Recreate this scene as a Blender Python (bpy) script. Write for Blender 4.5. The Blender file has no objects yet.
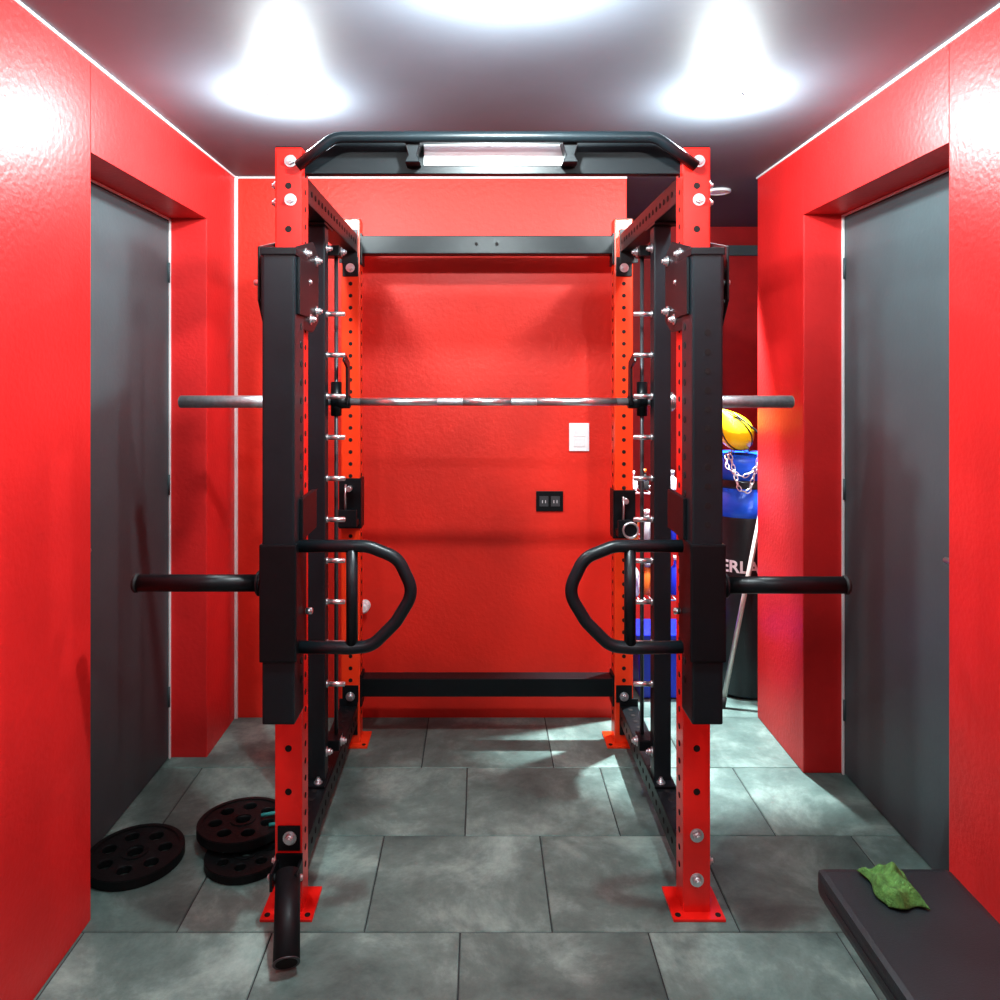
import bpy, bmesh, math, random
from mathutils import Vector, Matrix
random.seed(7)
sc = bpy.context.scene
try:
    sc.view_settings.view_transform = 'Standard'
    for lk in ('Medium High Contrast', 'Standard - Medium High Contrast'):
        try:
            sc.view_settings.look = lk; break
        except Exception: pass
except Exception:
    pass

# ------------------------------------------------------------------ materials
def mat(name, col, rough=0.5, metal=0.0, var=0.12, nscale=8.0, bump=0.0, bscale=60.0, emis=None, estr=0.0, col2=None, coat=0.0, spec=0.5, bdist=0.01):
    m = bpy.data.materials.new(name); m.use_nodes = True
    nt = m.node_tree; b = nt.nodes['Principled BSDF']
    tc = nt.nodes.new('ShaderNodeTexCoord')
    n = nt.nodes.new('ShaderNodeTexNoise'); n.inputs['Scale'].default_value = nscale; n.inputs['Detail'].default_value = 5
    nt.links.new(tc.outputs['Object'], n.inputs['Vector'])
    r = nt.nodes.new('ShaderNodeValToRGB')
    r.color_ramp.elements[0].position = 0.3; r.color_ramp.elements[1].position = 0.7
    c1 = tuple(max(0, c*(1-var)) for c in col); c2 = col2 if col2 else tuple(min(1, c*(1+var)) for c in col)
    r.color_ramp.elements[0].color = (*c1, 1); r.color_ramp.elements[1].color = (*c2, 1)
    nt.links.new(n.outputs['Fac'], r.inputs['Fac']); nt.links.new(r.outputs['Color'], b.inputs['Base Color'])
    b.inputs['Roughness'].default_value = rough; b.inputs['Metallic'].default_value = metal
    b.inputs['Specular IOR Level'].default_value = spec
    b.inputs['Coat Weight'].default_value = coat
    if bump > 0:
        n2 = nt.nodes.new('ShaderNodeTexNoise'); n2.inputs['Scale'].default_value = bscale; n2.inputs['Detail'].default_value = 6
        nt.links.new(tc.outputs['Object'], n2.inputs['Vector'])
        bp = nt.nodes.new('ShaderNodeBump'); bp.inputs['Strength'].default_value = bump; bp.inputs['Distance'].default_value = bdist
        nt.links.new(n2.outputs['Fac'], bp.inputs['Height']); nt.links.new(bp.outputs['Normal'], b.inputs['Normal'])
    if emis:
        b.inputs['Emission Color'].default_value = (*emis, 1); b.inputs['Emission Strength'].default_value = estr
    return m

M_wall = mat('red_wall_paint', (0.66, 0.030, 0.016), 0.52, var=0.12, nscale=2.5, bump=0.16, bscale=55)
M_wallside = mat('red_side_wall_paint', (0.60, 0.024, 0.024), 0.42, var=0.12, nscale=3, bump=0.16, bscale=60)
M_front = mat('pale_grey_wall_paint', (0.55, 0.60, 0.60), 0.6, var=0.05, nscale=3, bump=0.1)
M_alc = mat('shaded_red_paint', (0.40, 0.012, 0.014), 0.5, bump=0.1)  # darker than the room's red: the alcove's shade is put into the colour
M_ceil = mat('grey_ceiling_paint', (0.115, 0.13, 0.155), 0.58, var=0.10, nscale=2, bump=0.04, bscale=20, spec=0.35)
M_black = mat('black_powder_coat', (0.005, 0.008, 0.010), 0.38, var=0.15, bump=0.05, bscale=500, spec=0.35)
M_black2 = mat('satin_grey_black_powder_coat', (0.010, 0.017, 0.021), 0.35, var=0.15, bump=0.04, bscale=500, spec=0.4)
M_red = mat('red_powder_coat', (0.74, 0.018, 0.012), 0.30, var=0.06, coat=0.25)
M_orange = mat('rear_red_powder_coat', (0.80, 0.055, 0.012), 0.30, var=0.06, coat=0.25)
M_hole = mat('punched_hole_dark', (0.006, 0.003, 0.003), 0.8)
M_chrome = mat('zinc_plated_steel', (0.72, 0.76, 0.78), 0.28, metal=0.9, var=0.05)
M_bar = mat('knurled_steel', (0.46, 0.50, 0.52), 0.38, metal=0.65, var=0.15, nscale=60, bump=0.2, bscale=400)
M_rod = mat('dark_steel_rod', (0.12, 0.13, 0.14), 0.35, metal=0.7)
M_rubber = mat('black_rubber', (0.012, 0.013, 0.014), 0.7)
M_tube = mat('matte_black_steel', (0.008, 0.011, 0.013), 0.50, spec=0.35)
M_iron = mat('painted_cast_iron', (0.006, 0.009, 0.010), 0.50, bump=0.1, bscale=120, spec=0.3)
M_door = mat('charcoal_door_paint', (0.062, 0.092, 0.100), 0.5, var=0.08, nscale=4, bump=0.05)
M_white = mat('white_trim_paint', (0.8, 0.8, 0.8), 0.4, var=0.03)
M_plast = mat('white_plastic', (0.85, 0.87, 0.88), 0.3, var=0.02)
M_grout = mat('dark_grout', (0.035, 0.045, 0.045), 0.8)
M_vinyl = mat('black_vinyl', (0.018, 0.026, 0.030), 0.38, bump=0.1, bscale=250)
M_blue = mat('blue_vinyl', (0.01, 0.12, 0.75), 0.3, bump=0.1)
M_bluep = mat('blue_plastic', (0.01, 0.03, 0.45), 0.35)
M_yellow = mat('yellow_leather', (0.9, 0.85, 0.02), 0.35, var=0.08, bump=0.1)
M_green = mat('green_fabric', (0.08, 0.20, 0.05), 0.9, var=0.4, nscale=60, bump=0.5, bscale=200)
M_teal = mat('teal_rubber', (0.03, 0.25, 0.24), 0.5)
M_pole = mat('aluminium_pole', (0.6, 0.6, 0.56), 0.35, metal=0.5)
M_lamp = mat('lamp_diffuser', (1, 1, 1), 0.3, emis=(0.95, 1.0, 1.0), estr=30)

def floor_mat():
    m = bpy.data.materials.new('slate_floor_tile'); m.use_nodes = True
    nt = m.node_tree; b = nt.nodes['Principled BSDF']
    tc = nt.nodes.new('ShaderNodeTexCoord')
    at = nt.nodes.new('ShaderNodeAttribute'); at.attribute_name = 'tile'
    sc_ = nt.nodes.new('ShaderNodeVectorMath'); sc_.operation = 'MULTIPLY_ADD'
    nt.links.new(at.outputs['Color'], sc_.inputs[0]); sc_.inputs[1].default_value = (7, 7, 7)
    nt.links.new(tc.outputs['Object'], sc_.inputs[2])
    n = nt.nodes.new('ShaderNodeTexNoise'); n.inputs['Scale'].default_value = 3.0; n.inputs['Detail'].default_value = 12; n.inputs['Roughness'].default_value = 0.72
    n.inputs['Distortion'].default_value = 0.25
    nt.links.new(sc_.outputs[0], n.inputs['Vector'])
    r = nt.nodes.new('ShaderNodeValToRGB')
    e = r.color_ramp.elements
    e[0].position = 0.30; e[0].color = (0.055, 0.098, 0.092, 1)
    e[1].position = 0.72; e[1].color = (0.34, 0.47, 0.43, 1)
    x = e.new(0.50); x.color = (0.135, 0.210, 0.192, 1)
    nt.links.new(n.outputs['Fac'], r.inputs['Fac'])
    hsv = nt.nodes.new('ShaderNodeHueSaturation')
    sep = nt.nodes.new('ShaderNodeSeparateColor'); nt.links.new(at.outputs['Color'], sep.inputs[0])
    mr = nt.nodes.new('ShaderNodeMapRange'); mr.inputs[3].default_value = 0.82; mr.inputs[4].default_value = 1.1
    nt.links.new(sep.outputs[0], mr.inputs[0]); nt.links.new(mr.outputs[0], hsv.inputs['Value'])
    nt.links.new(r.outputs['Color'], hsv.inputs['Color']); nt.links.new(hsv.outputs['Color'], b.inputs['Base Color'])
    b.inputs['Roughness'].default_value = 0.42
    n2 = nt.nodes.new('ShaderNodeTexNoise'); n2.inputs['Scale'].default_value = 22; n2.inputs['Detail'].default_value = 8
    nt.links.new(sc_.outputs[0], n2.inputs['Vector'])
    bp = nt.nodes.new('ShaderNodeBump'); bp.inputs['Strength'].default_value = 0.3; bp.inputs['Distance'].default_value = 0.01
    nt.links.new(n2.outputs['Fac'], bp.inputs['Height']); nt.links.new(bp.outputs['Normal'], b.inputs['Normal'])
    return m
M_floor = floor_mat()

# ------------------------------------------------------------------ builder
class B:
    def __init__(s):
        s.bm = bmesh.new(); s.mats = []
    def mi(s, m):
        if m not in s.mats: s.mats.append(m)
        return s.mats.index(m)
    def _merge(s, t, m, smooth=None):
        i = s.mi(m)
        for f in t.faces:
            f.material_index = i
        me = bpy.data.meshes.new('tmp'); t.to_mesh(me); t.free()
        s.bm.from_mesh(me); bpy.data.meshes.remove(me)
    def box(s, x0, x1, y0, y1, z0, z1, m, bev=0.004, rot=None):
        t = bmesh.new(); bmesh.ops.create_cube(t, size=1)
        c = Vector(((x0+x1)/2, (y0+y1)/2, (z0+z1)/2))
        d = (abs(x1-x0), abs(y1-y0), abs(z1-z0))
        for v in t.verts: v.co = Vector((v.co.x*d[0], v.co.y*d[1], v.co.z*d[2]))
        if bev > 0:
            bmesh.ops.bevel(t, geom=t.edges[:], offset=min(bev, min(d)*0.3), segments=2, affect='EDGES', profile=0.7)
        if rot is not None:
            for v in t.verts: v.co = rot @ v.co
        for v in t.verts: v.co += c
        s._merge(t, m)
    def cyl(s, p0, p1, r, m, seg=20, r2=None, bev=0.0):
        p0 = Vector(p0); p1 = Vector(p1); d = p1-p0
        t = bmesh.new()
        bmesh.ops.create_cone(t, cap_ends=True, segments=seg, radius1=r, radius2=r if r2 is None else r2, depth=d.length)
        for f in t.faces: f.smooth = len(f.verts) == 4
        if bev > 0:
            es = [e for e in t.edges if any(len(f.verts) > 4 for f in e.link_faces)]
            bmesh.ops.bevel(t, geom=es, offset=bev, segments=2, affect='EDGES')
        q = Vector((0, 0, 1)).rotation_difference(d.normalized()).to_matrix()
        for v in t.verts: v.co = q @ v.co + (p0+p1)/2
        s._merge(t, m)
    def hexnut(s, p, ax, r, h, m):
        p = Vector(p); ax = Vector(ax)
        s.cyl(p, p+ax*0.003, r*1.45, m, 20)
        s.cyl(p+ax*0.003, p+ax*(0.003+h), r, m, 6, bev=0.001)
        s.cyl(p+ax*(0.003+h), p+ax*(0.009+h), r*0.55, m, 12)
    def tube(s, pts, r, m, seg=14, closed=False):
        pts = [Vector(p) for p in pts]; t = bmesh.new(); rings = []
        n = len(pts); up = None
        for i, p in enumerate(pts):
            if closed: d = (pts[(i+1) % n]-pts[i-1]).normalized()
            else: d = (pts[min(i+1, n-1)]-pts[max(i-1, 0)]).normalized()
            if up is None:
                a = Vector((0, 0, 1)) if abs(d.z) < 0.9 else Vector((1, 0, 0)); up = (a-d*a.dot(d)).normalized()
            else: up = (up-d*up.dot(d)).normalized()
            sd = d.cross(up); rr = r[i] if isinstance(r, (list, tuple)) else r
            rings.append([t.verts.new(p+(up*math.cos(2*math.pi*k/seg)+sd*math.sin(2*math.pi*k/seg))*rr) for k in range(seg)])
        for i in range(n if closed else n-1):
            a = rings[i]; b = rings[(i+1) % n]
            for k in range(seg):
                f = t.faces.new((a[k], a[(k+1) % seg], b[(k+1) % seg], b[k])); f.smooth = True
        if not closed:
            t.faces.new(rings[0]); t.faces.new(rings[-1])
        bmesh.ops.recalc_face_normals(t, faces=t.faces[:])
        s._merge(t, m)
    def poly(s, pts, ext, m, bev=0.002):
        t = bmesh.new(); f = t.faces.new([t.verts.new(Vector(p)) for p in pts])
        r = bmesh.ops.extrude_face_region(t, geom=[f])
        for v in [g for g in r['geom'] if isinstance(g, bmesh.types.BMVert)]: v.co += Vector(ext)
        bmesh.ops.recalc_face_normals(t, faces=t.faces[:])
        if bev > 0: bmesh.ops.bevel(t, geom=t.edges[:], offset=bev, segments=1, affect='EDGES')
        s._merge(t, m)
    def lathe(s, prof, m, c=(0, 0, 0), seg=32, rot=None):
        t = bmesh.new(); rings = []
        for r, z in prof:
            rings.append([t.verts.new((max(r, 1e-4)*math.cos(2*math.pi*k/seg), max(r, 1e-4)*math.sin(2*math.pi*k/seg), z)) for k in range(seg)])
        for a, b in zip(rings, rings[1:]):
            for k in range(seg):
                f = t.faces.new((a[k], a[(k+1) % seg], b[(k+1) % seg], b[k])); f.smooth = True
        t.faces.new(rings[0]); t.faces.new(rings[-1])
        bmesh.ops.recalc_face_normals(t, faces=t.faces[:])
        for v in t.verts:
            if rot is not None: v.co = rot @ v.co
            v.co += Vector(c)
        s._merge(t, m)
    def done(s, name, parent=None):
        me = bpy.data.meshes.new(name); s.bm.to_mesh(me); s.bm.free()
        for m in s.mats: me.materials.append(m)
        o = bpy.data.objects.new(name, me); sc.collection.objects.link(o)
        if parent:
            o.parent = parent
            o.matrix_parent_inverse = parent.matrix_world.inverted()
        return o

def empty(name, loc=(0, 0, 0)):
    e = bpy.data.objects.new(name, None); e.location = loc; e.empty_display_size = 0.1
    sc.collection.objects.link(e); bpy.context.view_layer.update(); return e

def fillet(pts, rad, n=8):
    pts = [Vector(p) for p in pts]; out = [pts[0]]
    for i in range(1, len(pts)-1):
        p = pts[i]; a = (pts[i-1]-p); b = (pts[i+1]-p)
        r = rad[i-1] if isinstance(rad, (list, tuple)) else rad
        la, lb = a.length, b.length; a.normalize(); b.normalize()
        ang = a.angle(b); t = min(r/math.tan(ang/2), la*0.48, lb*0.48)
        A = p+a*t; C = p+b*t
        for k in range(n+1):
            u = k/n; out.append(A*(1-u)**2+p*2*u*(1-u)+C*u**2)
    out.append(pts[-1]); return out

# ------------------------------------------------------------------ room
H = 2.43; XL = -1.10; XR = 1.25; YB = 3.37
b = B()
b.box(XL-0.25, XL, 3.02, 3.50, 0, H, M_wallside, 0.004)
b.box(XL-0.25, XL, 2.12, 3.02, 2.17, H, M_wallside, 0)
b.box(XL-0.25, XL, -1.3, 2.12, 0, H, M_wallside, 0.004)
b.done('wall_left')
b = B()
b.box(XR, XR+0.25, 2.90, 3.38, 0, H, M_wallside, 0.006)
b.box(XR, XR+0.25, 2.00, 2.90, 2.16, H, M_wallside, 0)
b.box(XR, XR+0.25, -1.3, 2.00, 0, H, M_wallside, 0.004)
b.done('wall_right')
b = B(); b.box(XL, 0.66, YB, YB+0.12, 0, H, M_wall, 0.004); b.done('wall_back')
b = B(); b.box(XL-0.25, XR+0.25, -1.42, -1.3, 0, H, M_front, 0); b.done('wall_front')
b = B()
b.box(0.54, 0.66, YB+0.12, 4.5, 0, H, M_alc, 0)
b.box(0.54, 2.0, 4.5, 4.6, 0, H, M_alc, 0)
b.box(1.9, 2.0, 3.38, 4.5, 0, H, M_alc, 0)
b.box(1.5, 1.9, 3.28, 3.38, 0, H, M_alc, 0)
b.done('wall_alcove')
b = B(); b.box(XL-0.3, 2.05, -1.45, 4.65, H, H+0.1, M_ceil, 0); b.done('ceiling')

# floor tiles
TW = 0.52; TD = 0.434; g = 0.0018
tmp = bmesh.new()
col = tmp.loops.layers.color.new('tile')
for r in range(-11, 6):
    y0 = 2.074+r*TD
    off = {-1: -0.055, 0: 0.20, 1: -0.05, 2: 0.29}.get(r, 0.20 if r % 2 == 0 else -0.05)
    for k in range(-4, 6):
        x0 = off+k*TW; x1 = x0+TW
        a0 = max(x0, XL-0.25); a1 = min(x1, 2.0); b0 = max(y0, -1.4); b1 = min(y0+TD, 4.6)
        if a1-a0 < 0.02 or b1-b0 < 0.02: continue
        c = (random.random(), random.random(), random.random(), 1)
        def V(x, y, z): return tmp.verts.new((x, y, z))
        e = 0.002
        top = [V(a0+g+e, b0+g+e, 0), V(a1-g-e, b0+g+e, 0), V(a1-g-e, b1-g-e, 0), V(a0+g+e, b1-g-e, 0)]
        bot = [V(a0+g, b0+g, -0.003), V(a1-g, b0+g, -0.003), V(a1-g, b1-g, -0.003), V(a0+g, b1-g, -0.003)]
        fs = [tmp.faces.new(top)]
        for q in range(4): fs.append(tmp.faces.new((bot[q], bot[(q+1) % 4], top[(q+1) % 4], top[q])))
        for f in fs:
            for l in f.loops: l[col] = c
bmesh.ops.create_cube(tmp, size=1, matrix=Matrix.Translation((0.325, 1.6, -0.053)) @ Matrix.Diagonal((3.4, 6.1, 0.1, 1)))
for f in tmp.faces:
    z = min(v.co.z for v in f.verts)
    zc = f.calc_center_median().z
    f.material_index = 1 if (z < -0.0035 or zc < -0.0029) else 0
me = bpy.data.meshes.new('floor'); tmp.to_mesh(me); tmp.free(); me.materials.append(M_floor); me.materials.append(M_grout)
fo = bpy.data.objects.new('floor', me); sc.collection.objects.link(fo)

# doors in side walls
def door(name, xface, sgn, y0, y1, ztop):
    e = empty(name, (xface, (y0+y1)/2, 0))
    b = B()
    b.box(xface, xface+sgn*0.035, y0+0.012, y1-0.012, 0.005, ztop-0.012, M_door, 0.003)
    b.done('door_slab', e)
    b = B()
    b.cyl((xface, y0+0.08, 1.0), (xface-sgn*0.05, y0+0.08, 1.0), 0.01, M_chrome)
    b.cyl((xface-sgn*0.045, y0+0.07, 1.0), (xface-sgn*0.045, y0+0.19, 1.0), 0.009, M_chrome)
    b.cyl((xface, y0+0.08, 1.0), (xface-sgn*0.006, y0+0.08, 1.0), 0.026, M_chrome)
    b.done('lever_handle', e)
    b = B()
    for z in (0.25, 1.1, 1.95): b.cyl((xface-sgn*0.003, y1-0.014, z-0.04), (xface-sgn*0.003, y1-0.014, z+0.04), 0.005, M_door, 10)
    b.done('hinges', e)
door('door_1', XL-0.15, -1, 2.12, 3.02, 2.17)
door('door_2', XR+0.155, 1, 2.00, 2.90, 2.16)
b = B()
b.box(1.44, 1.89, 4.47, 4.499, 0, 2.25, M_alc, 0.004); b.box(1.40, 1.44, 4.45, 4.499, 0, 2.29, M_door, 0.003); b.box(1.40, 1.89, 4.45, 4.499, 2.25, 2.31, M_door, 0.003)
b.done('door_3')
# trims
b = B(); b.box(XL-0.149, XL-0.143, 3.008, 3.019, 0, 2.168, M_white, 0.001); b.box(XL-0.149, XL-0.143, 2.125, 3.008, 2.160, 2.168, M_white, 0.001); b.done('trim_1')
b = B(); b.box(XR+0.147, XR+0.154, 2.888, 2.899, 0, 2.158, M_white, 0.001); b.box(XR+0.147, XR+0.154, 2.005, 2.888, 2.150, 2.158, M_white, 0.001); b.done('trim_2')
b = B(); b.box(XL, XL+0.013, YB-0.011, YB, 0, H, M_white, 0.001); b.done('trim_3')
b = B(); b.box(XL, XL+0.006, -1.3, YB-0.01, H-0.008, H, M_white, 0.001); b.done('trim_4')
b = B(); b.box(XL+0.01, 0.66, YB-0.006, YB, H-0.008, H, M_white, 0.001); b.done('trim_5')
b = B(); b.box(XR-0.006, XR, -1.3, 3.38, H-0.008, H, M_white, 0.001); b.done('trim_6')

# ceiling lamps
def lamp(x, y, pw, colr=(0.88, 0.99, 1.0), drop=0.085):
    e = empty('ceiling_lamp', (x, y, H))
    b = B(); b.lathe([(0.05, H), (0.05, H-0.006), (0.043, H-0.010), (0.04, H-0.010)], M_plast, (x, y, 0)); b.done('trim_ring', e)
    b = B(); b.lathe([(0.040, H-0.004), (0.040, H-0.010), (0.030, H-0.018), (0.012, H-0.023), (0.001, H-0.024)], M_lamp, (x, y, 0), 20); b.done('diffuser', e)
    ld = bpy.data.lights.new('led_bulb', 'POINT'); ld.energy = pw; ld.color = colr; ld.shadow_soft_size = 0.03
    lo = bpy.data.objects.new('led_bulb', ld); sc.collection.objects.link(lo); lo.location = (x, y, H-drop)
    lo.parent = e; lo.matrix_parent_inverse = e.matrix_world.inverted()
lamp(-0.63, 2.40, 34); lamp(0.79, 2.40, 34); lamp(0.07, 1.62, 85)
lamp(-0.60, 0.45, 26); lamp(0.75, 0.45, 26)  # out-of-view pair, added as fill for the front-facing surfaces
e = empty('ceiling_downlight', (1.15, 3.62, H))
b = B(); b.lathe([(0.06, H), (0.06, H-0.01), (0.045, H-0.012), (0.04, H-0.003)], M_plast, (1.15, 3.62, 0)); b.done('trim_ring', e)
ld = bpy.data.lights.new('downlight_spot', 'SPOT'); ld.energy = 650; ld.color = (0.92, 0.98, 1); ld.spot_size = math.radians(56); ld.spot_blend = 0.5; ld.shadow_soft_size = 0.03
lo = bpy.data.objects.new('downlight_spot', ld); sc.collection.objects.link(lo); lo.location = (1.10, 3.52, H-0.03); lo.rotation_euler = (math.radians(4), math.radians(3), 0); lo.parent = e; lo.matrix_parent_inverse = e.matrix_world.inverted()

# ------------------------------------------------------------------ power rack
CX = 0.036; PO = 0.5825; PW = 0.039
YF = 2.14; YR = 3.12; RT = 2.19
rack = empty('power_rack', (CX, 2.6, 0))
def holes(b, x, y, ax, z0, z1, step, r=0.008, m=M_hole):
    z = z0
    while z < z1:
        b.cyl((x, y, z), (x+ax[0]*0.0012, y+ax[1]*0.0012, z), r, m, 14); z += step
def post(name, x, y0, m, front=True):
    b = B()
    b.box(x-PW, x+PW, y0, y0+2*PW, 0.0, RT, m, 0.005)
    sg = 1 if x < CX else -1
    if front: holes(b, x, y0, (0, -1), 0.104, RT-0.05, 0.1235, 0.0095)
    else: holes(b, x, y0, (0, -1), 0.12, RT-0.05, 0.05)
    holes(b, x+sg*PW, y0+PW, (sg, 0), 0.12, RT-0.05, 0.05)
    holes(b, x-sg*PW, y0+PW, (-sg, 0), 0.12, RT-0.05, 0.05)
    b.box(x-PW-0.035, x+PW+0.035, y0-0.03, y0+2*PW+0.03, 0, 0.008, m, 0.002)
    for sx in (-1, 1):
        b.cyl((x+sx*(PW+0.018), y0-0.012, 0.008), (x+sx*(PW+0.018), y0-0.012, 0.0095), 0.008, M_hole, 14)
    b.box(x-PW+0.002, x+PW-0.002, y0+0.002, y0+2*PW-0.002, RT, RT+0.003, M_black, 0.001)
    return b.done(name, rack)
XLp = CX-PO; XRp = CX+PO
post('front_post_1', XLp, YF, M_red); post('front_post_2', XRp, YF, M_red)
post('rear_post_1', XLp+0.008, YR, M_orange, False); post('rear_post_2', XRp-0.02, YR, M_orange, False)

for nm, x in (('1', XLp), ('2', XRp)):
    sg = 1 if x < CX else -1
    for part, z0, z1 in (('top', 2.050, 2.125), ('base', 0.09, 0.165)):
        b = B(); b.box(x-0.036, x+0.036, YF+2*PW, YR, z0, z1, M_black, 0.005)
        yy = YF+2*PW+0.06
        while yy < YR-0.04:
            b.cyl((x+sg*0.036, yy, (z0+z1)/2), (x+sg*0.0372, yy, (z0+z1)/2), 0.009, M_hole, 14)
            b.cyl((x, yy, z1), (x, yy, z1+0.001), 0.009, M_hole, 14)
            yy += 0.05
        for ya, yb in ((YF+2*PW, YF+2*PW+0.007), (YR-0.007, YR)):
            b.box(x-0.038, x+0.038, ya, yb, z0-0.045, z1+0.03 if part == 'base' else z1+0.02, M_black, 0.002)
        b.done(part+'_side_beam_'+nm, rack)
b = B()
b.box(XLp+PW+0.008, XRp-PW-0.02, YR+0.002, YR+0.074, 2.045, 2.12, M_black, 0.004)
for xx in (-0.015, 0.07):
    b.cyl((xx, YR+0.002, 2.085), (xx, YR-0.002, 2.085), 0.007, M_hole, 12)
b.box(XLp+PW+0.008, XLp+PW+0.016, YR, YR+0.076, 2.0, 2.13, M_black, 0.002)
b.box(XRp-PW-0.028, XRp-PW-0.02, YR, YR+0.076, 2.0, 2.13, M_black, 0.002)
b.done('rear_top_beam', rack)
b = B()
b.box(XLp+PW+0.008, XRp-PW-0.02, YR+0.002, YR+0.074, 0.20, 0.275, M_black, 0.004)
b.box(XLp+PW+0.008, XLp+PW+0.016, YR, YR+0.076, 0.16, 0.29, M_black, 0.002)
b.box(XRp-PW-0.028, XRp-PW-0.02, YR, YR+0.076, 0.16, 0.29, M_black, 0.002)
b.done('rear_bottom_beam', rack)

b = B()
P = lambda px, py, Y: ((px-480)*Y/750, Y, 1.54-(py-375)*Y/750)
yp = 2.17
b.poly([P(304, 174, yp), P(304, 165, yp), P(340, 141, yp), P(652, 141, yp), P(689, 165, yp), P(689, 174, yp)], (0, 0.006, 0), M_black)
b.box(XLp+PW, XRp-PW, yp+0.006, yp+0.04, 2.125, 2.145, M_black, 0.003)
b.done('front_top_crossmember', rack)
b = B()
b.box(*(P(424, 0, yp)[0], P(563, 0, yp)[0]), yp-0.004, yp, P(0, 166, yp)[2], P(0, 145, yp)[2], M_plast, 0.003)
b.done('white_plate', rack)  # plain white plate on the crossmember face
b = B()
yb = 2.10
path = [P(298, 166, 2.125), P(334, 137, yb), P(656, 137, yb), P(696, 166, 2.125)]
b.tube(fillet(path, 0.08), 0.0155, M_black2)
for px, s in ((412, 1), (571, -1)):
    p = P(px, 0, yb)[0]
    b.poly([(p-0.025*1, yb+0.01, 2.205), (p+0.025, yb+0.01, 2.205), (p+0.012, yb+0.012, 2.16), (p+0.022, yb+0.012, 2.14), (p-0.022, yb+0.012, 2.14), (p-0.012, yb+0.012, 2.16)], (0, yp-yb-0.012, 0), M_black)
b.done('pull_up_bar', rack)

for nm, x in (('1', CX-0.588), ('2', CX+0.580)):
    sg = 1 if x < CX else -1
    b = B()
    b.box(x-0.029, x+0.029, 2.53, 2.588, 0.17, 2.046, M_black2, 0.005)
    b.box(x-0.036, x+0.036, 2.49, 2.63, 0.166, 0.174, M_black, 0.002)
    b.box(x-0.036, x+0.036, 2.49, 2.63, 2.042, 2.05, M_black, 0.002)
    b.hexnut((x+sg*0.01, 2.512, 0.174), (0, 0, 1), 0.01, 0.009, M_chrome)
    b.hexnut((x+sg*0.01, 2.608, 0.174), (0, 0, 1), 0.01, 0.009, M_chrome)
    b.done('smith_upright_'+nm, rack)
    b = B()
    for i in range(10):
        z = P(0, 314+41.1*i, 2.56)[2]
        b.cyl((x+sg*0.028, 2.56, z), (x+sg*0.092, 2.56, z), 0.0085, M_chrome, 14, bev=0.002)
        b.cyl((x+sg*0.028, 2.56, z), (x+sg*0.033, 2.56, z), 0.012, M_chrome, 14)
    b.done('lock_pegs_'+nm, rack)
    b = B()
    xr = x+sg*0.046
    b.cyl((xr, 2.64, 0.25), (xr, 2.64, 1.99), 0.007, M_rod, 16)
    for z in (0.26, 1.97):
        b.box(min(x-sg*0.03, xr+sg*0.02), max(x-sg*0.03, xr+sg*0.02), 2.588, 2.66, z-0.018, z+0.018, M_black, 0.003)
        b.hexnut((xr+sg*0.02, 2.625, z), (sg, 0, 0), 0.012, 0.01, M_chrome)
        b.hexnut((x+sg*0.03, 2.55, z), (sg, 0, 0), 0.011, 0.012, M_chrome)
    b.done('guide_rod_'+nm, rack)

b = B()
for z in (2.15, 2.04): 
    for x in (XLp, XRp): b.hexnut((x+0.006, YF, z), (0, -1, 0), 0.012, 0.009, M_chrome)
for z in (0.227, 0.10): b.hexnut((XRp, YF, z), (0, -1, 0), 0.0135, 0.011, M_chrome)
b.hexnut((XLp+0.005, YF-0.005, 0.222), (0, -1, 0), 0.0135, 0.011, M_chrome)
for x in (XLp+0.008, XRp-0.02):
    for z in (1.985, 0.205): b.hexnut((x, YR-0.006, z), (0, -1, 0), 0.013, 0.01, M_chrome)
for x, s in ((XLp-PW, -1), (XRp+PW, 1)):
    for z in (2.09, 2.04, 0.13): b.hexnut((x, YF+PW, z), (s, 0, 0), 0.012, 0.01, M_chrome)
b.done('frame_bolts', rack)
b = B()
for x in (XLp+0.008, XRp-0.02):
    b.box(x-0.033, x+0.033, YR-0.006, YR, 1.95, 2.03, M_black, 0.002)
    b.box(x-0.033, x+0.033, YR-0.006, YR, 0.18, 0.25, M_black, 0.002)
b.box(XLp-0.03, XLp+0.034, YF-0.005, YF, 0.185, 0.255, M_black, 0.002)
b.done('splice_plates', rack)

def jcup(name, x, z0, z1, ring):
    b = B()
    b.box(x-PW-0.006, x+PW+0.006, YR-0.012, YR-0.002, z0, z1, M_black, 0.003)
    b.box(x-PW-0.007, x-PW-0.001, YR-0.012, YR+0.07, z0, z1, M_black, 0.002)
    b.box(x+PW+0.001, x+PW+0.007, YR-0.012, YR+0.07, z0, z1, M_black, 0.002)
    b.box(x-PW, x+PW, YR-0.075, YR-0.012, z0+0.02, z0+0.045, M_black, 0.004)
    b.box(x-PW, x+PW, YR-0.085, YR-0.070, z0+0.02, z0+0.09, M_black, 0.004)
    if ring:
        pts = [(x+0.01+0.03*math.cos(a), YR-0.09, z0+0.05+0.03*math.sin(a)) for a in [i*2*math.pi/24 for i in range(24)]]
        b.tube(pts, 0.005, M_chrome, 10, closed=True)
    b.cyl((x, YR-0.012, z1-0.04), (x, YR-0.05, z1-0.04), 0.012, M_chrome, 16, bev=0.002)
    b.tube(fillet([(x-0.012, YR-0.045, z1-0.02), (x-0.012, YR-0.06, z1-0.06), (x-0.012, YR-0.045, z1-0.15)], 0.03), 0.004, M_chrome, 8)
    b.done(name, rack)
jcup('j_cup_1', XLp+0.008, P(0, 528, YR)[2], P(0, 478, YR)[2], False)
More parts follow.
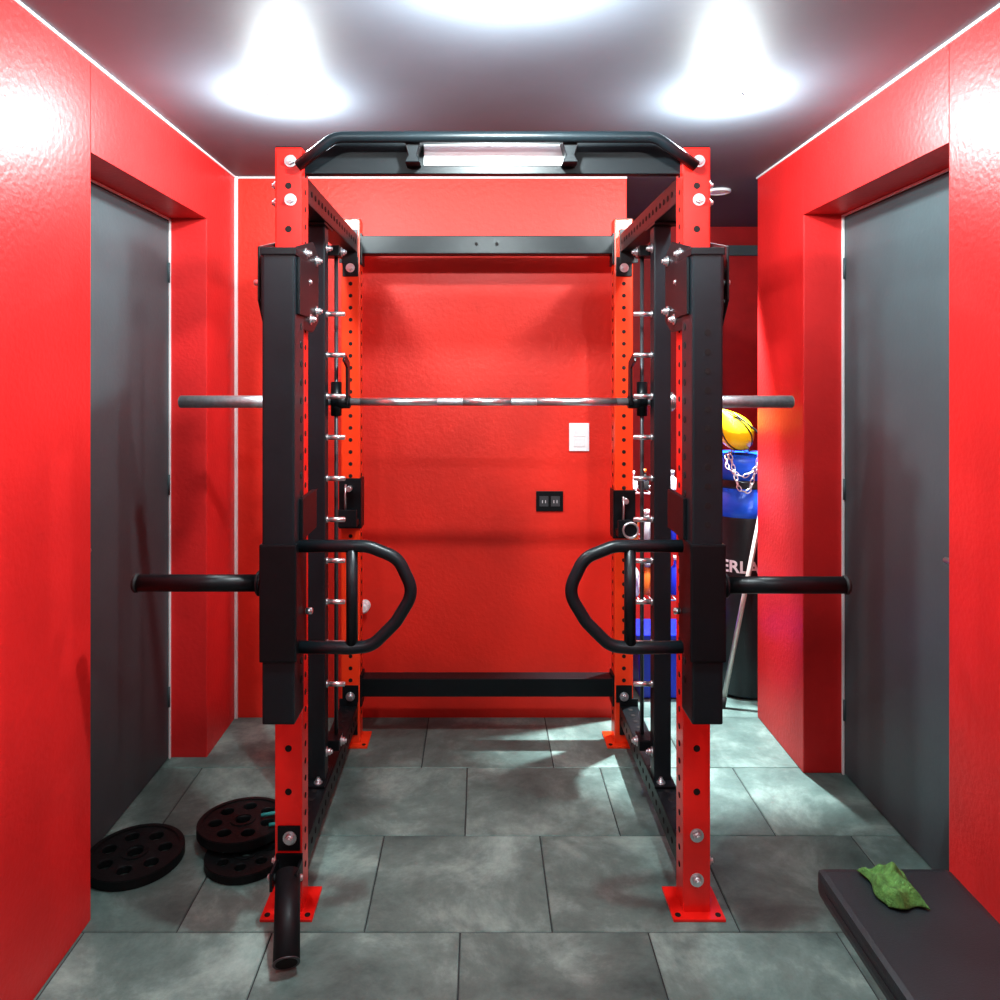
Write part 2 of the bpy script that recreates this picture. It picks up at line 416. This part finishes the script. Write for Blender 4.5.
jcup('j_cup_2', XRp-0.02, P(0, 538, YR)[2], P(0, 490, YR)[2], True)

# ------------------------------------------------------------------ smith barbell
YBAR = 2.64; ZB = 1.446
e = empty('barbell', (0.02, 2.64, 1.446))
b = B()
b.cyl((-0.62, YBAR, ZB), (0.68, YBAR, ZB), 0.0135, M_bar, 20)
b.done('shaft', e)
b = B()
for x0, x1 in ((-0.42, -0.15), (-0.06, 0.11), (0.20, 0.48)):
    b.cyl((x0, YBAR, ZB), (x1, YBAR, ZB), 0.0142, M_chrome, 20)
b.done('knurl_bands', e)
b = B()
for x0, x1 in ((-1.056, -0.60), (1.10, 0.665)):
    b.cyl((x0, YBAR, ZB), (x1, YBAR, ZB), 0.022, M_bar, 24, bev=0.003)
    s = 1 if x1 > x0 else -1
    b.cyl((x1-s*0.015, YBAR, ZB), (x1, YBAR, ZB), 0.034, M_chrome, 24, bev=0.003)
    b.cyl((x0-s*0.001, YBAR, ZB), (x0, YBAR, ZB), 0.012, M_hole, 16)
b.done('sleeves', e)
b = B()
for x, sg in ((CX-0.542, 1), (CX+0.534, -1)):
    b.cyl((x-sg*0.016, YBAR, ZB), (x+sg*0.05, YBAR, ZB), 0.024, M_black, 24, bev=0.003)
    b.cyl((x, YBAR, ZB-0.05), (x, YBAR, ZB+0.07), 0.019, M_black, 20, bev=0.002)
    xx = x+sg*0.038
    b.poly([(xx, YBAR-0.03, ZB-0.01), (xx, YBAR+0.02, ZB-0.01), (xx, YBAR+0.012, ZB+0.14), (xx, YBAR-0.07, ZB+0.17), (xx, YBAR-0.095, ZB+0.14), (xx, YBAR-0.07, ZB+0.135), (xx, YBAR-0.03, ZB+0.12)], (sg*0.008, 0, 0), M_black, 0.0015)
b.done('smith_carriages', e)

# ------------------------------------------------------------------ jammer arms
def jammer(side):
    sg = 1 if side < 0 else -1
    xo, xi = (-0.567, -0.482) if side < 0 else (0.632, 0.552)
    xm = (xo+xi)/2
    e = empty('jammer_arm', (xm, 2.0, 1.0))
    a, c = min(xo, xi), max(xo, xi)
    Y0, Y1 = 1.95, 2.055
    b = B()
    b.box(a, c, Y0, Y1, 0.63, 1.86, M_black2, 0.006)
    b.box(a+0.006, c-0.006, Y0+0.006, Y1-0.006, 1.86, 1.866, M_black, 0.002)
    holes(b, xi, (Y0+Y1)/2+0.02, (sg, 0), 0.72, 1.70, 0.05, 0.0095)
    if side > 0: holes(b, xm, Y0, (0, -1), 1.15, 1.66, 0.05, 0.0085)
    else: holes(b, xo, (Y0+Y1)/2, (-1, 0), 0.72, 1.70, 0.05, 0.0095)
    b.done('arm_tube', e)
    b = B()
    b.box(a-0.006, c+0.006, Y0-0.007, Y1+0.006, 0.794, 1.10, M_black, 0.005)
    b.done('slider_sleeve', e)
    b = B()
    q = lambda px, py: P(px, py, 1.985)
    mx = lambda px: px if side < 0 else 982-px
    pts = [q(mx(300), 546), q(mx(368), 546), q(mx(398), 558), q(mx(414), 592), q(mx(396), 622), q(mx(372), 646), q(mx(350), 648), q(mx(300), 647)]
    b.tube(fillet(pts, [0.09, 0.07, 0.07, 0.09, 0.07, 0.05], 8), 0.0165, M_black2, 18)
    p0 = q(mx(352), 549); p1 = q(mx(352), 644)
    b.cyl(p0, p1, 0.0155, M_black2, 18)
    b.done('d_handle', e)
    b = B()
    zz = 1.54-(583-375)*2.0/750 if side < 0 else 1.54-(585-375)*2.0/750
    xe = -0.912 if side < 0 else 0.972
    b.cyl((xo, 2.0, zz), (xe, 2.0, zz), 0.0225, M_black, 26, bev=0.003)
    b.cyl((xo-sg*0.015, 2.0, zz), (xo-sg*0.026, 2.0, zz), 0.034, M_black2, 26, bev=0.003)
    b.cyl((xe+sg*0.003, 2.0, zz), (xe-sg*0.010, 2.0, zz), 0.025, M_rubber, 26, bev=0.003)
    b.done('weight_sleeve', e)
    b = B()
    px = XLp if side < 0 else XRp
    for s in (-1, 1):
        x0 = px+s*(PW+0.004)
        if s == sg: x0 = px+s*(PW+0.012)
        pl = [(x0, 2.01, 1.885), (x0, 2.20, 1.93), (x0, 2.27, 1.90), (x0, 2.27, 1.70), (x0, 2.20, 1.665), (x0, 2.07, 1.665), (x0, 2.01, 1.74)]
        b.poly(pl, (s*0.007, 0, 0), M_black, 0.002)
    b.box(a-0.004, c+0.004, 1.945, 2.075, 1.852, 1.872, M_black, 0.003)
    b.box(a-0.009, a-0.001, 1.97, 2.08, 1.70, 1.85, M_black, 0.002)
    b.box(c+0.001, c+0.009, 1.97, 2.08, 1.70, 1.85, M_black, 0.002)
    b.box(a, c, 2.055, 2.13, 1.70, 1.86, M_black, 0.003)
    b.done('trolley_bracket', e)
    b = B()
    xp_in = px+sg*(PW+0.019); xp_out = px-sg*(PW+0.011)
    for (yy, zz2) in ((2.10, 1.88), (2.10, 1.80), (2.24, 1.88), (2.24, 1.73), (2.16, 1.70)):
        b.hexnut((xp_in, yy, zz2), (sg, 0, 0), 0.011, 0.009, M_chrome)
        b.hexnut((xp_out, yy, zz2), (-sg, 0, 0), 0.011, 0.009, M_chrome)
    xo2 = a-0.009 if side < 0 else c+0.009
    b.cyl((xo2, 2.03, 1.79), (xo2-sg*0.035, 2.03, 1.79), 0.008, M_chrome, 16, bev=0.002)
    b.hexnut((xo2, 2.03, 1.74), (-sg, 0, 0), 0.010, 0.012, M_chrome)
    b.hexnut((xo2, 2.05, 1.825), (-sg, 0, 0), 0.010, 0.010, M_chrome)
    b.done('bolts', e)
    b = B()
    b.box(px-0.03, px+0.03, Y1-0.002, YF-0.002, 1.15, 1.19, M_rubber, 0.004)
    b.box(min(xi-0.004*sg, xi+0.010*sg), max(xi-0.004*sg, xi+0.010*sg), Y1-0.055, YF+0.03, 1.10, 1.21, M_black, 0.003)
    b.cyl((xi+sg*0.009, Y1-0.02, 0.90), (xi+sg*0.028, Y1-0.02, 0.90), 0.009, M_chrome, 16, bev=0.002)
    b.done('rest_stop', e)
jammer(-1); jammer(1)

# ------------------------------------------------------------------ landmine
e = empty('landmine_attachment', (XLp, 2.1, 0.15))
b = B()
b.box(XLp-0.034, XLp+0.042, YF-0.010, YF-0.002, 0.10, 0.178, M_black, 0.002)
b.box(XLp-0.034, XLp-0.026, YF-0.075, YF-0.008, 0.115, 0.165, M_black, 0.003)
b.box(XLp+0.034, XLp+0.042, YF-0.075, YF-0.008, 0.115, 0.165, M_black, 0.003)
b.cyl((XLp-0.045, YF-0.05, 0.14), (XLp+0.052, YF-0.05, 0.14), 0.009, M_chrome, 16, bev=0.002)
b.done('hinge_bracket', e)
b = B()
p0 = Vector((XLp+0.010, YF-0.045, 0.150)); p1 = Vector((-0.495, YF-0.222, 0.038))
d = (p1-p0).normalized()
b.cyl(p0, p1, 0.034, M_tube, 30)
b.cyl(p1, p1+d*0.003, 0.0345, M_rod, 30)
b.cyl(p1+d*0.003, p1+d*0.0035, 0.028, M_hole, 30)
b.done('bar_tube', e)

# ------------------------------------------------------------------ weight plates
def plate(loc, r, t, nh=7, tilt=(0, 0, 0), holes_r=0.024):
    cu = bpy.data.curves.new('pc', 'CURVE'); cu.dimensions = '2D'; cu.fill_mode = 'BOTH'
    cu.extrude = t*0.32; cu.bevel_depth = 0.002; cu.bevel_resolution = 1
    def circ(cx, cy, rr, n=40):
        s = cu.splines.new('POLY'); s.points.add(n-1)
        for i in range(n):
            a = 2*math.pi*i/n; s.points[i].co = (cx+rr*math.cos(a), cy+rr*math.sin(a), 0, 1)
        s.use_cyclic_u = True
    circ(0, 0, r-0.006, 64); circ(0, 0, 0.0255, 32)
    for i in range(nh):
        a = 2*math.pi*i/nh+0.3; circ(r*0.60*math.cos(a), r*0.60*math.sin(a), holes_r, 28)
    ob = bpy.data.objects.new('pc', cu); sc.collection.objects.link(ob)
    bpy.context.view_layer.update()
    dg = bpy.context.evaluated_depsgraph_get()
    me = bpy.data.meshes.new_from_object(ob.evaluated_get(dg)); bpy.data.objects.remove(ob)
    bb = B(); bb.bm.from_mesh(me); bb.mats = [M_iron]
    for f in bb.bm.faces: f.material_index = 0
    def ring(r0, r1, h):
        bm2 = bmesh.new(); n = 64
        prof = [(r0, -h), (r0, h), (r1, h), (r1, -h)]
        rr = [[bm2.verts.new((p[0]*math.cos(2*math.pi*k/n), p[0]*math.sin(2*math.pi*k/n), p[1])) for k in range(n)] for p in prof]
        for i in range(4):
            A = rr[i]; C = rr[(i+1) % 4]
            for k in range(n): bm2.faces.new((A[k], A[(k+1) % n], C[(k+1) % n], C[k]))
        bmesh.ops.recalc_face_normals(bm2, faces=bm2.faces[:])
        sh = [e_ for e_ in bm2.edges if e_.calc_face_angle(0) > 0.8]
        bmesh.ops.bevel(bm2, geom=sh, offset=0.002, segments=2, affect='EDGES')
        bb._merge(bm2, M_iron)
    ring(r-0.018, r, t*0.5); ring(0.026, 0.042, t*0.5)
    o = bb.done('weight_plate')
    o.location = loc; o.rotation_euler = tilt
    return o
plate((-1.095, 2.38, 0.0155), 0.148, 0.03)
plate((-0.745, 2.385, 0.0135), 0.125, 0.026, holes_r=0.019)
plate((-0.79, 2.50, 0.046), 0.146, 0.03, tilt=(math.radians(-3), math.radians(1), 0.4))
b = B(); b.tube(fillet([(-0.73, 2.50, 0.072), (-0.66, 2.52, 0.074), (-0.62, 2.47, 0.07), (-0.69, 2.45, 0.07)], 0.03), 0.006, M_teal)
b.done('resistance_band')

# ------------------------------------------------------------------ switch / outlet / knob on back wall
def Q(px, py): return P(px, py, YB)
e = empty('light_switch', (Q(579, 436)[0], YB, Q(579, 436)[2]))
x0 = Q(569, 0)[0]; x1 = Q(589, 0)[0]; z0 = Q(0, 451)[2]; z1 = Q(0, 423)[2]
b = B(); b.box(x0, x1, YB-0.008, YB, z0, z1, M_plast, 0.003); b.done('cover_plate', e)
b = B(); b.box(x0+0.02, x1-0.02, YB-0.011, YB-0.008, z0+0.02, z0+0.06, M_white, 0.001); b.box(x0+0.02, x1-0.02, YB-0.011, YB-0.008, z0+0.065, z1-0.02, M_white, 0.001); b.done('rockers', e)
e = empty('wall_outlet', (Q(549, 501)[0], YB, Q(549, 501)[2]))
x0 = Q(536, 0)[0]; x1 = Q(563, 0)[0]; z0 = Q(0, 511)[2]; z1 = Q(0, 491)[2]
b = B(); b.box(x0, x1, YB-0.008, YB, z0, z1, M_black, 0.003); b.done('cover_plate', e)
b = B()
for xx in (x0+0.035, x1-0.035):
    b.box(xx-0.02, xx+0.02, YB-0.010, YB-0.008, z0+0.022, z1-0.022, M_rod, 0.001)
    for dx in (-0.007, 0.007): b.box(xx+dx-0.0015, xx+dx+0.0015, YB-0.0108, YB-0.0099, z0+0.037, z0+0.05, M_plast, 0)
b.done('sockets', e)
b = B(); c = Q(365, 605); b.lathe([(0.026, 0), (0.026, 0.006), (0.012, 0.01), (0.012, 0.03), (0.022, 0.036), (0.024, 0.05), (0.014, 0.06)], M_plast, c, 24, Matrix.Rotation(math.radians(90), 3, 'X')); b.done('wall_door_stop')

# ------------------------------------------------------------------ bench (right foreground)
e = empty('weight_bench', (0.91, 1.2, 0))
b = B()
b.box(0.765, 1.065, 0.62, 1.705, 0.362, 0.42, M_vinyl, 0.014)
b.done('pad', e)
b = B(); b.box(0.775, 1.055, 0.63, 1.69, 0.350, 0.362, M_black, 0.002)
b.tube([(0.7645, 0.66, 0.392), (0.7645, 1.66, 0.392)], 0.0015, M_black2, 6); b.done('pad_board', e)
b = B()
b.box(0.885, 0.945, 0.70, 1.60, 0.29, 0.35, M_black, 0.005)
for y in (0.80, 1.50):
    b.box(0.885, 0.945, y-0.03, y+0.03, 0.05, 0.29, M_black, 0.005)
    b.box(0.90-0.0, 1.13, y-0.03, y+0.03, 0.0, 0.05, M_black, 0.005)
    b.box(0.84, 0.90, y-0.03, y+0.03, 0.0, 0.05, M_black, 0.005)
b.done('frame', e)
tb = bmesh.new(); bmesh.ops.create_grid(tb, x_segments=30, y_segments=30, size=0.5)
for v in tb.verts:
    u, w = v.co.x, v.co.y
    z = 0.020+0.006*math.sin(u*11+w*5)+0.005*math.sin(w*14-u*4)+0.024*math.exp(-(u*u+w*w)*8)
    edge = max(abs(u), abs(w)); z *= min(1, (0.5-edge)*8+0.25)
    v.co = Vector((0.893+u*0.082+0.005*math.sin(w*9), 1.625+w*0.115+0.006*math.sin(u*8), 0.4225+max(0.001, z)))
bmesh.ops.solidify(tb, geom=tb.faces[:], thickness=0.003)
for f in tb.faces: f.smooth = True
me = bpy.data.meshes.new('gym_towel'); tb.to_mesh(me); tb.free(); me.materials.append(M_green)
o = bpy.data.objects.new('gym_towel', me); sc.collection.objects.link(o)

# ------------------------------------------------------------------ alcove things
BX, BY = 1.295, 3.70; R = 0.165
bag = empty('punching_bag', (BX, BY, 0))
b = B()
b.lathe([(0.02, 0.002), (R-0.02, 0.002), (R, 0.02), (R+0.002, 0.45), (R, 0.86), (R, 0.862)], M_vinyl, (BX, BY, 0), 48); b.done('bag_body', bag)
b = B(); b.lathe([(R+0.001, 0.862), (R+0.003, 0.90), (R+0.001, 1.00)], M_blue, (BX, BY, 0), 48)
b.lathe([(R+0.001, 1.00), (R+0.004, 1.01), (R+0.004, 1.03), (R+0.001, 1.04)], M_vinyl, (BX, BY, 0), 48)
b.lathe([(R+0.001, 1.04), (R+0.002, 1.12), (R-0.01, 1.155), (0.02, 1.16)], M_blue, (BX, BY, 0), 48); b.done('blue_bands', bag)
tcu = bpy.data.curves.new('t', 'FONT'); tcu.body = 'EVERLAST'; tcu.size = 0.078; tcu.extrude = 0.0008; tcu.align_x = 'CENTER'; tcu.offset = 0.002
to = bpy.data.objects.new('t', tcu); sc.collection.objects.link(to); bpy.context.view_layer.update()
me = bpy.data.meshes.new_from_object(to.evaluated_get(bpy.context.evaluated_depsgraph_get())); bpy.data.objects.remove(to)
for v in me.vertices:
    a = v.co.x/R; rr = R+0.006+v.co.z
    ang = -math.pi/2+a-0.42
    v.co = Vector((BX+rr*math.cos(ang), BY+rr*math.sin(ang), 0.605+v.co.y))
me.materials.clear(); me.materials.append(M_white)
for p in me.polygons: p.material_index = 0
o = bpy.data.objects.new('lettering', me); sc.collection.objects.link(o); o.parent = bag; o.matrix_parent_inverse = bag.matrix_world.inverted()
def chain(b, pts, r=0.011, th=0.0028):
    pts = [Vector(p) for p in pts]
    L = [(pts[i+1]-pts[i]).length for i in range(len(pts)-1)]; tot = sum(L); step = r*2.3; k = 0; s = 0
    while s < tot:
        ss = s; i = 0
        while i < len(L)-1 and ss > L[i]: ss -= L[i]; i += 1
        d = (pts[i+1]-pts[i]).normalized(); p = pts[i]+d*ss
        a = Vector((0, 1, 0)) if k % 2 else d.cross(Vector((0, 1, 0))).normalized()
        loop = [p+d*(r*1.5*math.cos(t))+a*(r*0.75*math.sin(t)) for t in [j*2*math.pi/12 for j in range(12)]]
        b.tube(loop, th, M_chrome, 6, closed=True); s += step; k += 1
b = B()
chain(b, fillet([(1.19, 3.56, 1.15), (1.21, 3.50, 1.00), (1.26, 3.51, 0.99), (1.30, 3.50, 1.15)], 0.04))
chain(b, fillet([(1.17, 3.56, 1.15), (1.16, 3.52, 1.10), (1.23, 3.50, 1.06), (1.31, 3.50, 1.12)], 0.04))
chain(b, [(1.19, 3.58, 1.165), (1.25, 3.66, 1.18), (1.33, 3.60, 1.17)])
b.done('hanging_chain', bag)

sb = empty('speed_bag', (1.30, 3.66, 1.17))
b = B()
pr = []
for i in range(17):
    t = i/16; rr = 0.088*math.sin(math.pi*min(1, t*1.02))**0.65*(1-0.45*t); pr.append((max(0.002, rr*1.15), t*0.235))
rot2 = Matrix.Rotation(math.radians(-35), 3, 'Y')
b.lathe(pr, M_yellow, (1.285, 3.60, 1.185), 32, rot2)
b.done('bladder', sb)
b = B()
for k in range(4):
    a = k*math.pi/2+0.5
    pts = [Vector((1.285, 3.60, 1.185))+rot2 @ Vector(((r_+0.001)*math.cos(a), (r_+0.001)*math.sin(a), z_)) for r_, z_ in pr[1:-1]]
    b.tube(pts, 0.0035, M_vinyl, 6)
b.tube(fillet([(1.20, 3.55, 1.36), (1.30, 3.54, 1.28), (1.36, 3.52, 1.2), (1.345, 3.52, 1.0)], 0.03), 0.005, M_vinyl, 8)
b.done('seams_and_strap', sb)

b = B()
b.cyl((1.125, 3.47, 0.03), (1.31, 3.44, 1.02), 0.011, M_pole, 16, bev=0.002)
b.cyl((1.12, 3.47, 0.0), (1.128, 3.469, 0.05), 0.014, M_rubber, 16)
b.done('broom_handle')

sh = empty('storage_shelf', (0.95, 3.9, 0))
b = B()
for x in (0.74, 1.09):
    for y in (3.80, 4.05):
        b.cyl((x, y, 0), (x, y, 1.0), 0.009, M_chrome, 12)
for z in (0.40, 0.68, 0.94):
    for y in (3.80, 4.05): b.cyl((0.74, y, z), (1.09, y, z), 0.005, M_chrome, 8)
    for i in range(12):
        x = 0.745+i*0.031; b.cyl((x, 3.80, z), (x, 4.05, z), 0.0028, M_chrome, 8)
    for x in (0.74, 1.09): b.cyl((x, 3.80, z), (x, 4.05, z), 0.005, M_chrome, 8)
b.done('wire_frame', sh)
cols = [M_plast, M_bluep, mat('amber_plastic', (0.5, 0.12, 0.02), 0.3), mat('grey_plastic', (0.3, 0.32, 0.35), 0.4), M_plast, M_rubber, mat('clear_white_jar', (0.6, 0.62, 0.66), 0.25)]
b = B()
for zi, z in enumerate((0.407, 0.687, 0.947)):
    x = 0.785
    while x < 1.06:
        r_ = random.uniform(0.025, 0.042); h = random.uniform(0.11, 0.19); m = random.choice(cols)
        if zi == 2: h *= 0.6
        y = 3.88+random.uniform(-0.02, 0.02)
        b.lathe([(r_*0.9, 0), (r_, 0.01), (r_, h*0.7), (r_*0.45, h*0.85), (r_*0.45, h)], m, (x, y, z), 20)
        b.lathe([(r_*0.52, h), (r_*0.52, h+0.02)], random.choice(cols), (x, y, z), 16)
        x += r_*2+0.012
b.done('bottles', sh)
b = B()
b.poly([(0.76, 3.56, 0.004), (1.05, 3.56, 0.004), (1.065, 3.545, 0.30), (0.745, 3.545, 0.30)], (0, 0.21, 0), M_bluep, 0.006)
b.box(0.735, 1.075, 3.53, 3.77, 0.295, 0.315, M_bluep, 0.004)
b.done('storage_bin')

# ------------------------------------------------------------------ world + camera
w = bpy.data.worlds.new('World'); sc.world = w; w.use_nodes = True
w.node_tree.nodes['Background'].inputs[0].default_value = (0.05, 0.05, 0.06, 1); w.node_tree.nodes['Background'].inputs[1].default_value = 0.3
cd = bpy.data.cameras.new('camera'); cam = bpy.data.objects.new('camera', cd); sc.collection.objects.link(cam)
cam.location = (0, 0, 1.54); cam.rotation_euler = (math.radians(90), 0, 0)
cd.sensor_width = 36; cd.sensor_fit = 'HORIZONTAL'; cd.lens = 27; cd.shift_x = 0.02; cd.shift_y = -0.125; cd.clip_start = 0.02
sc.camera = cam
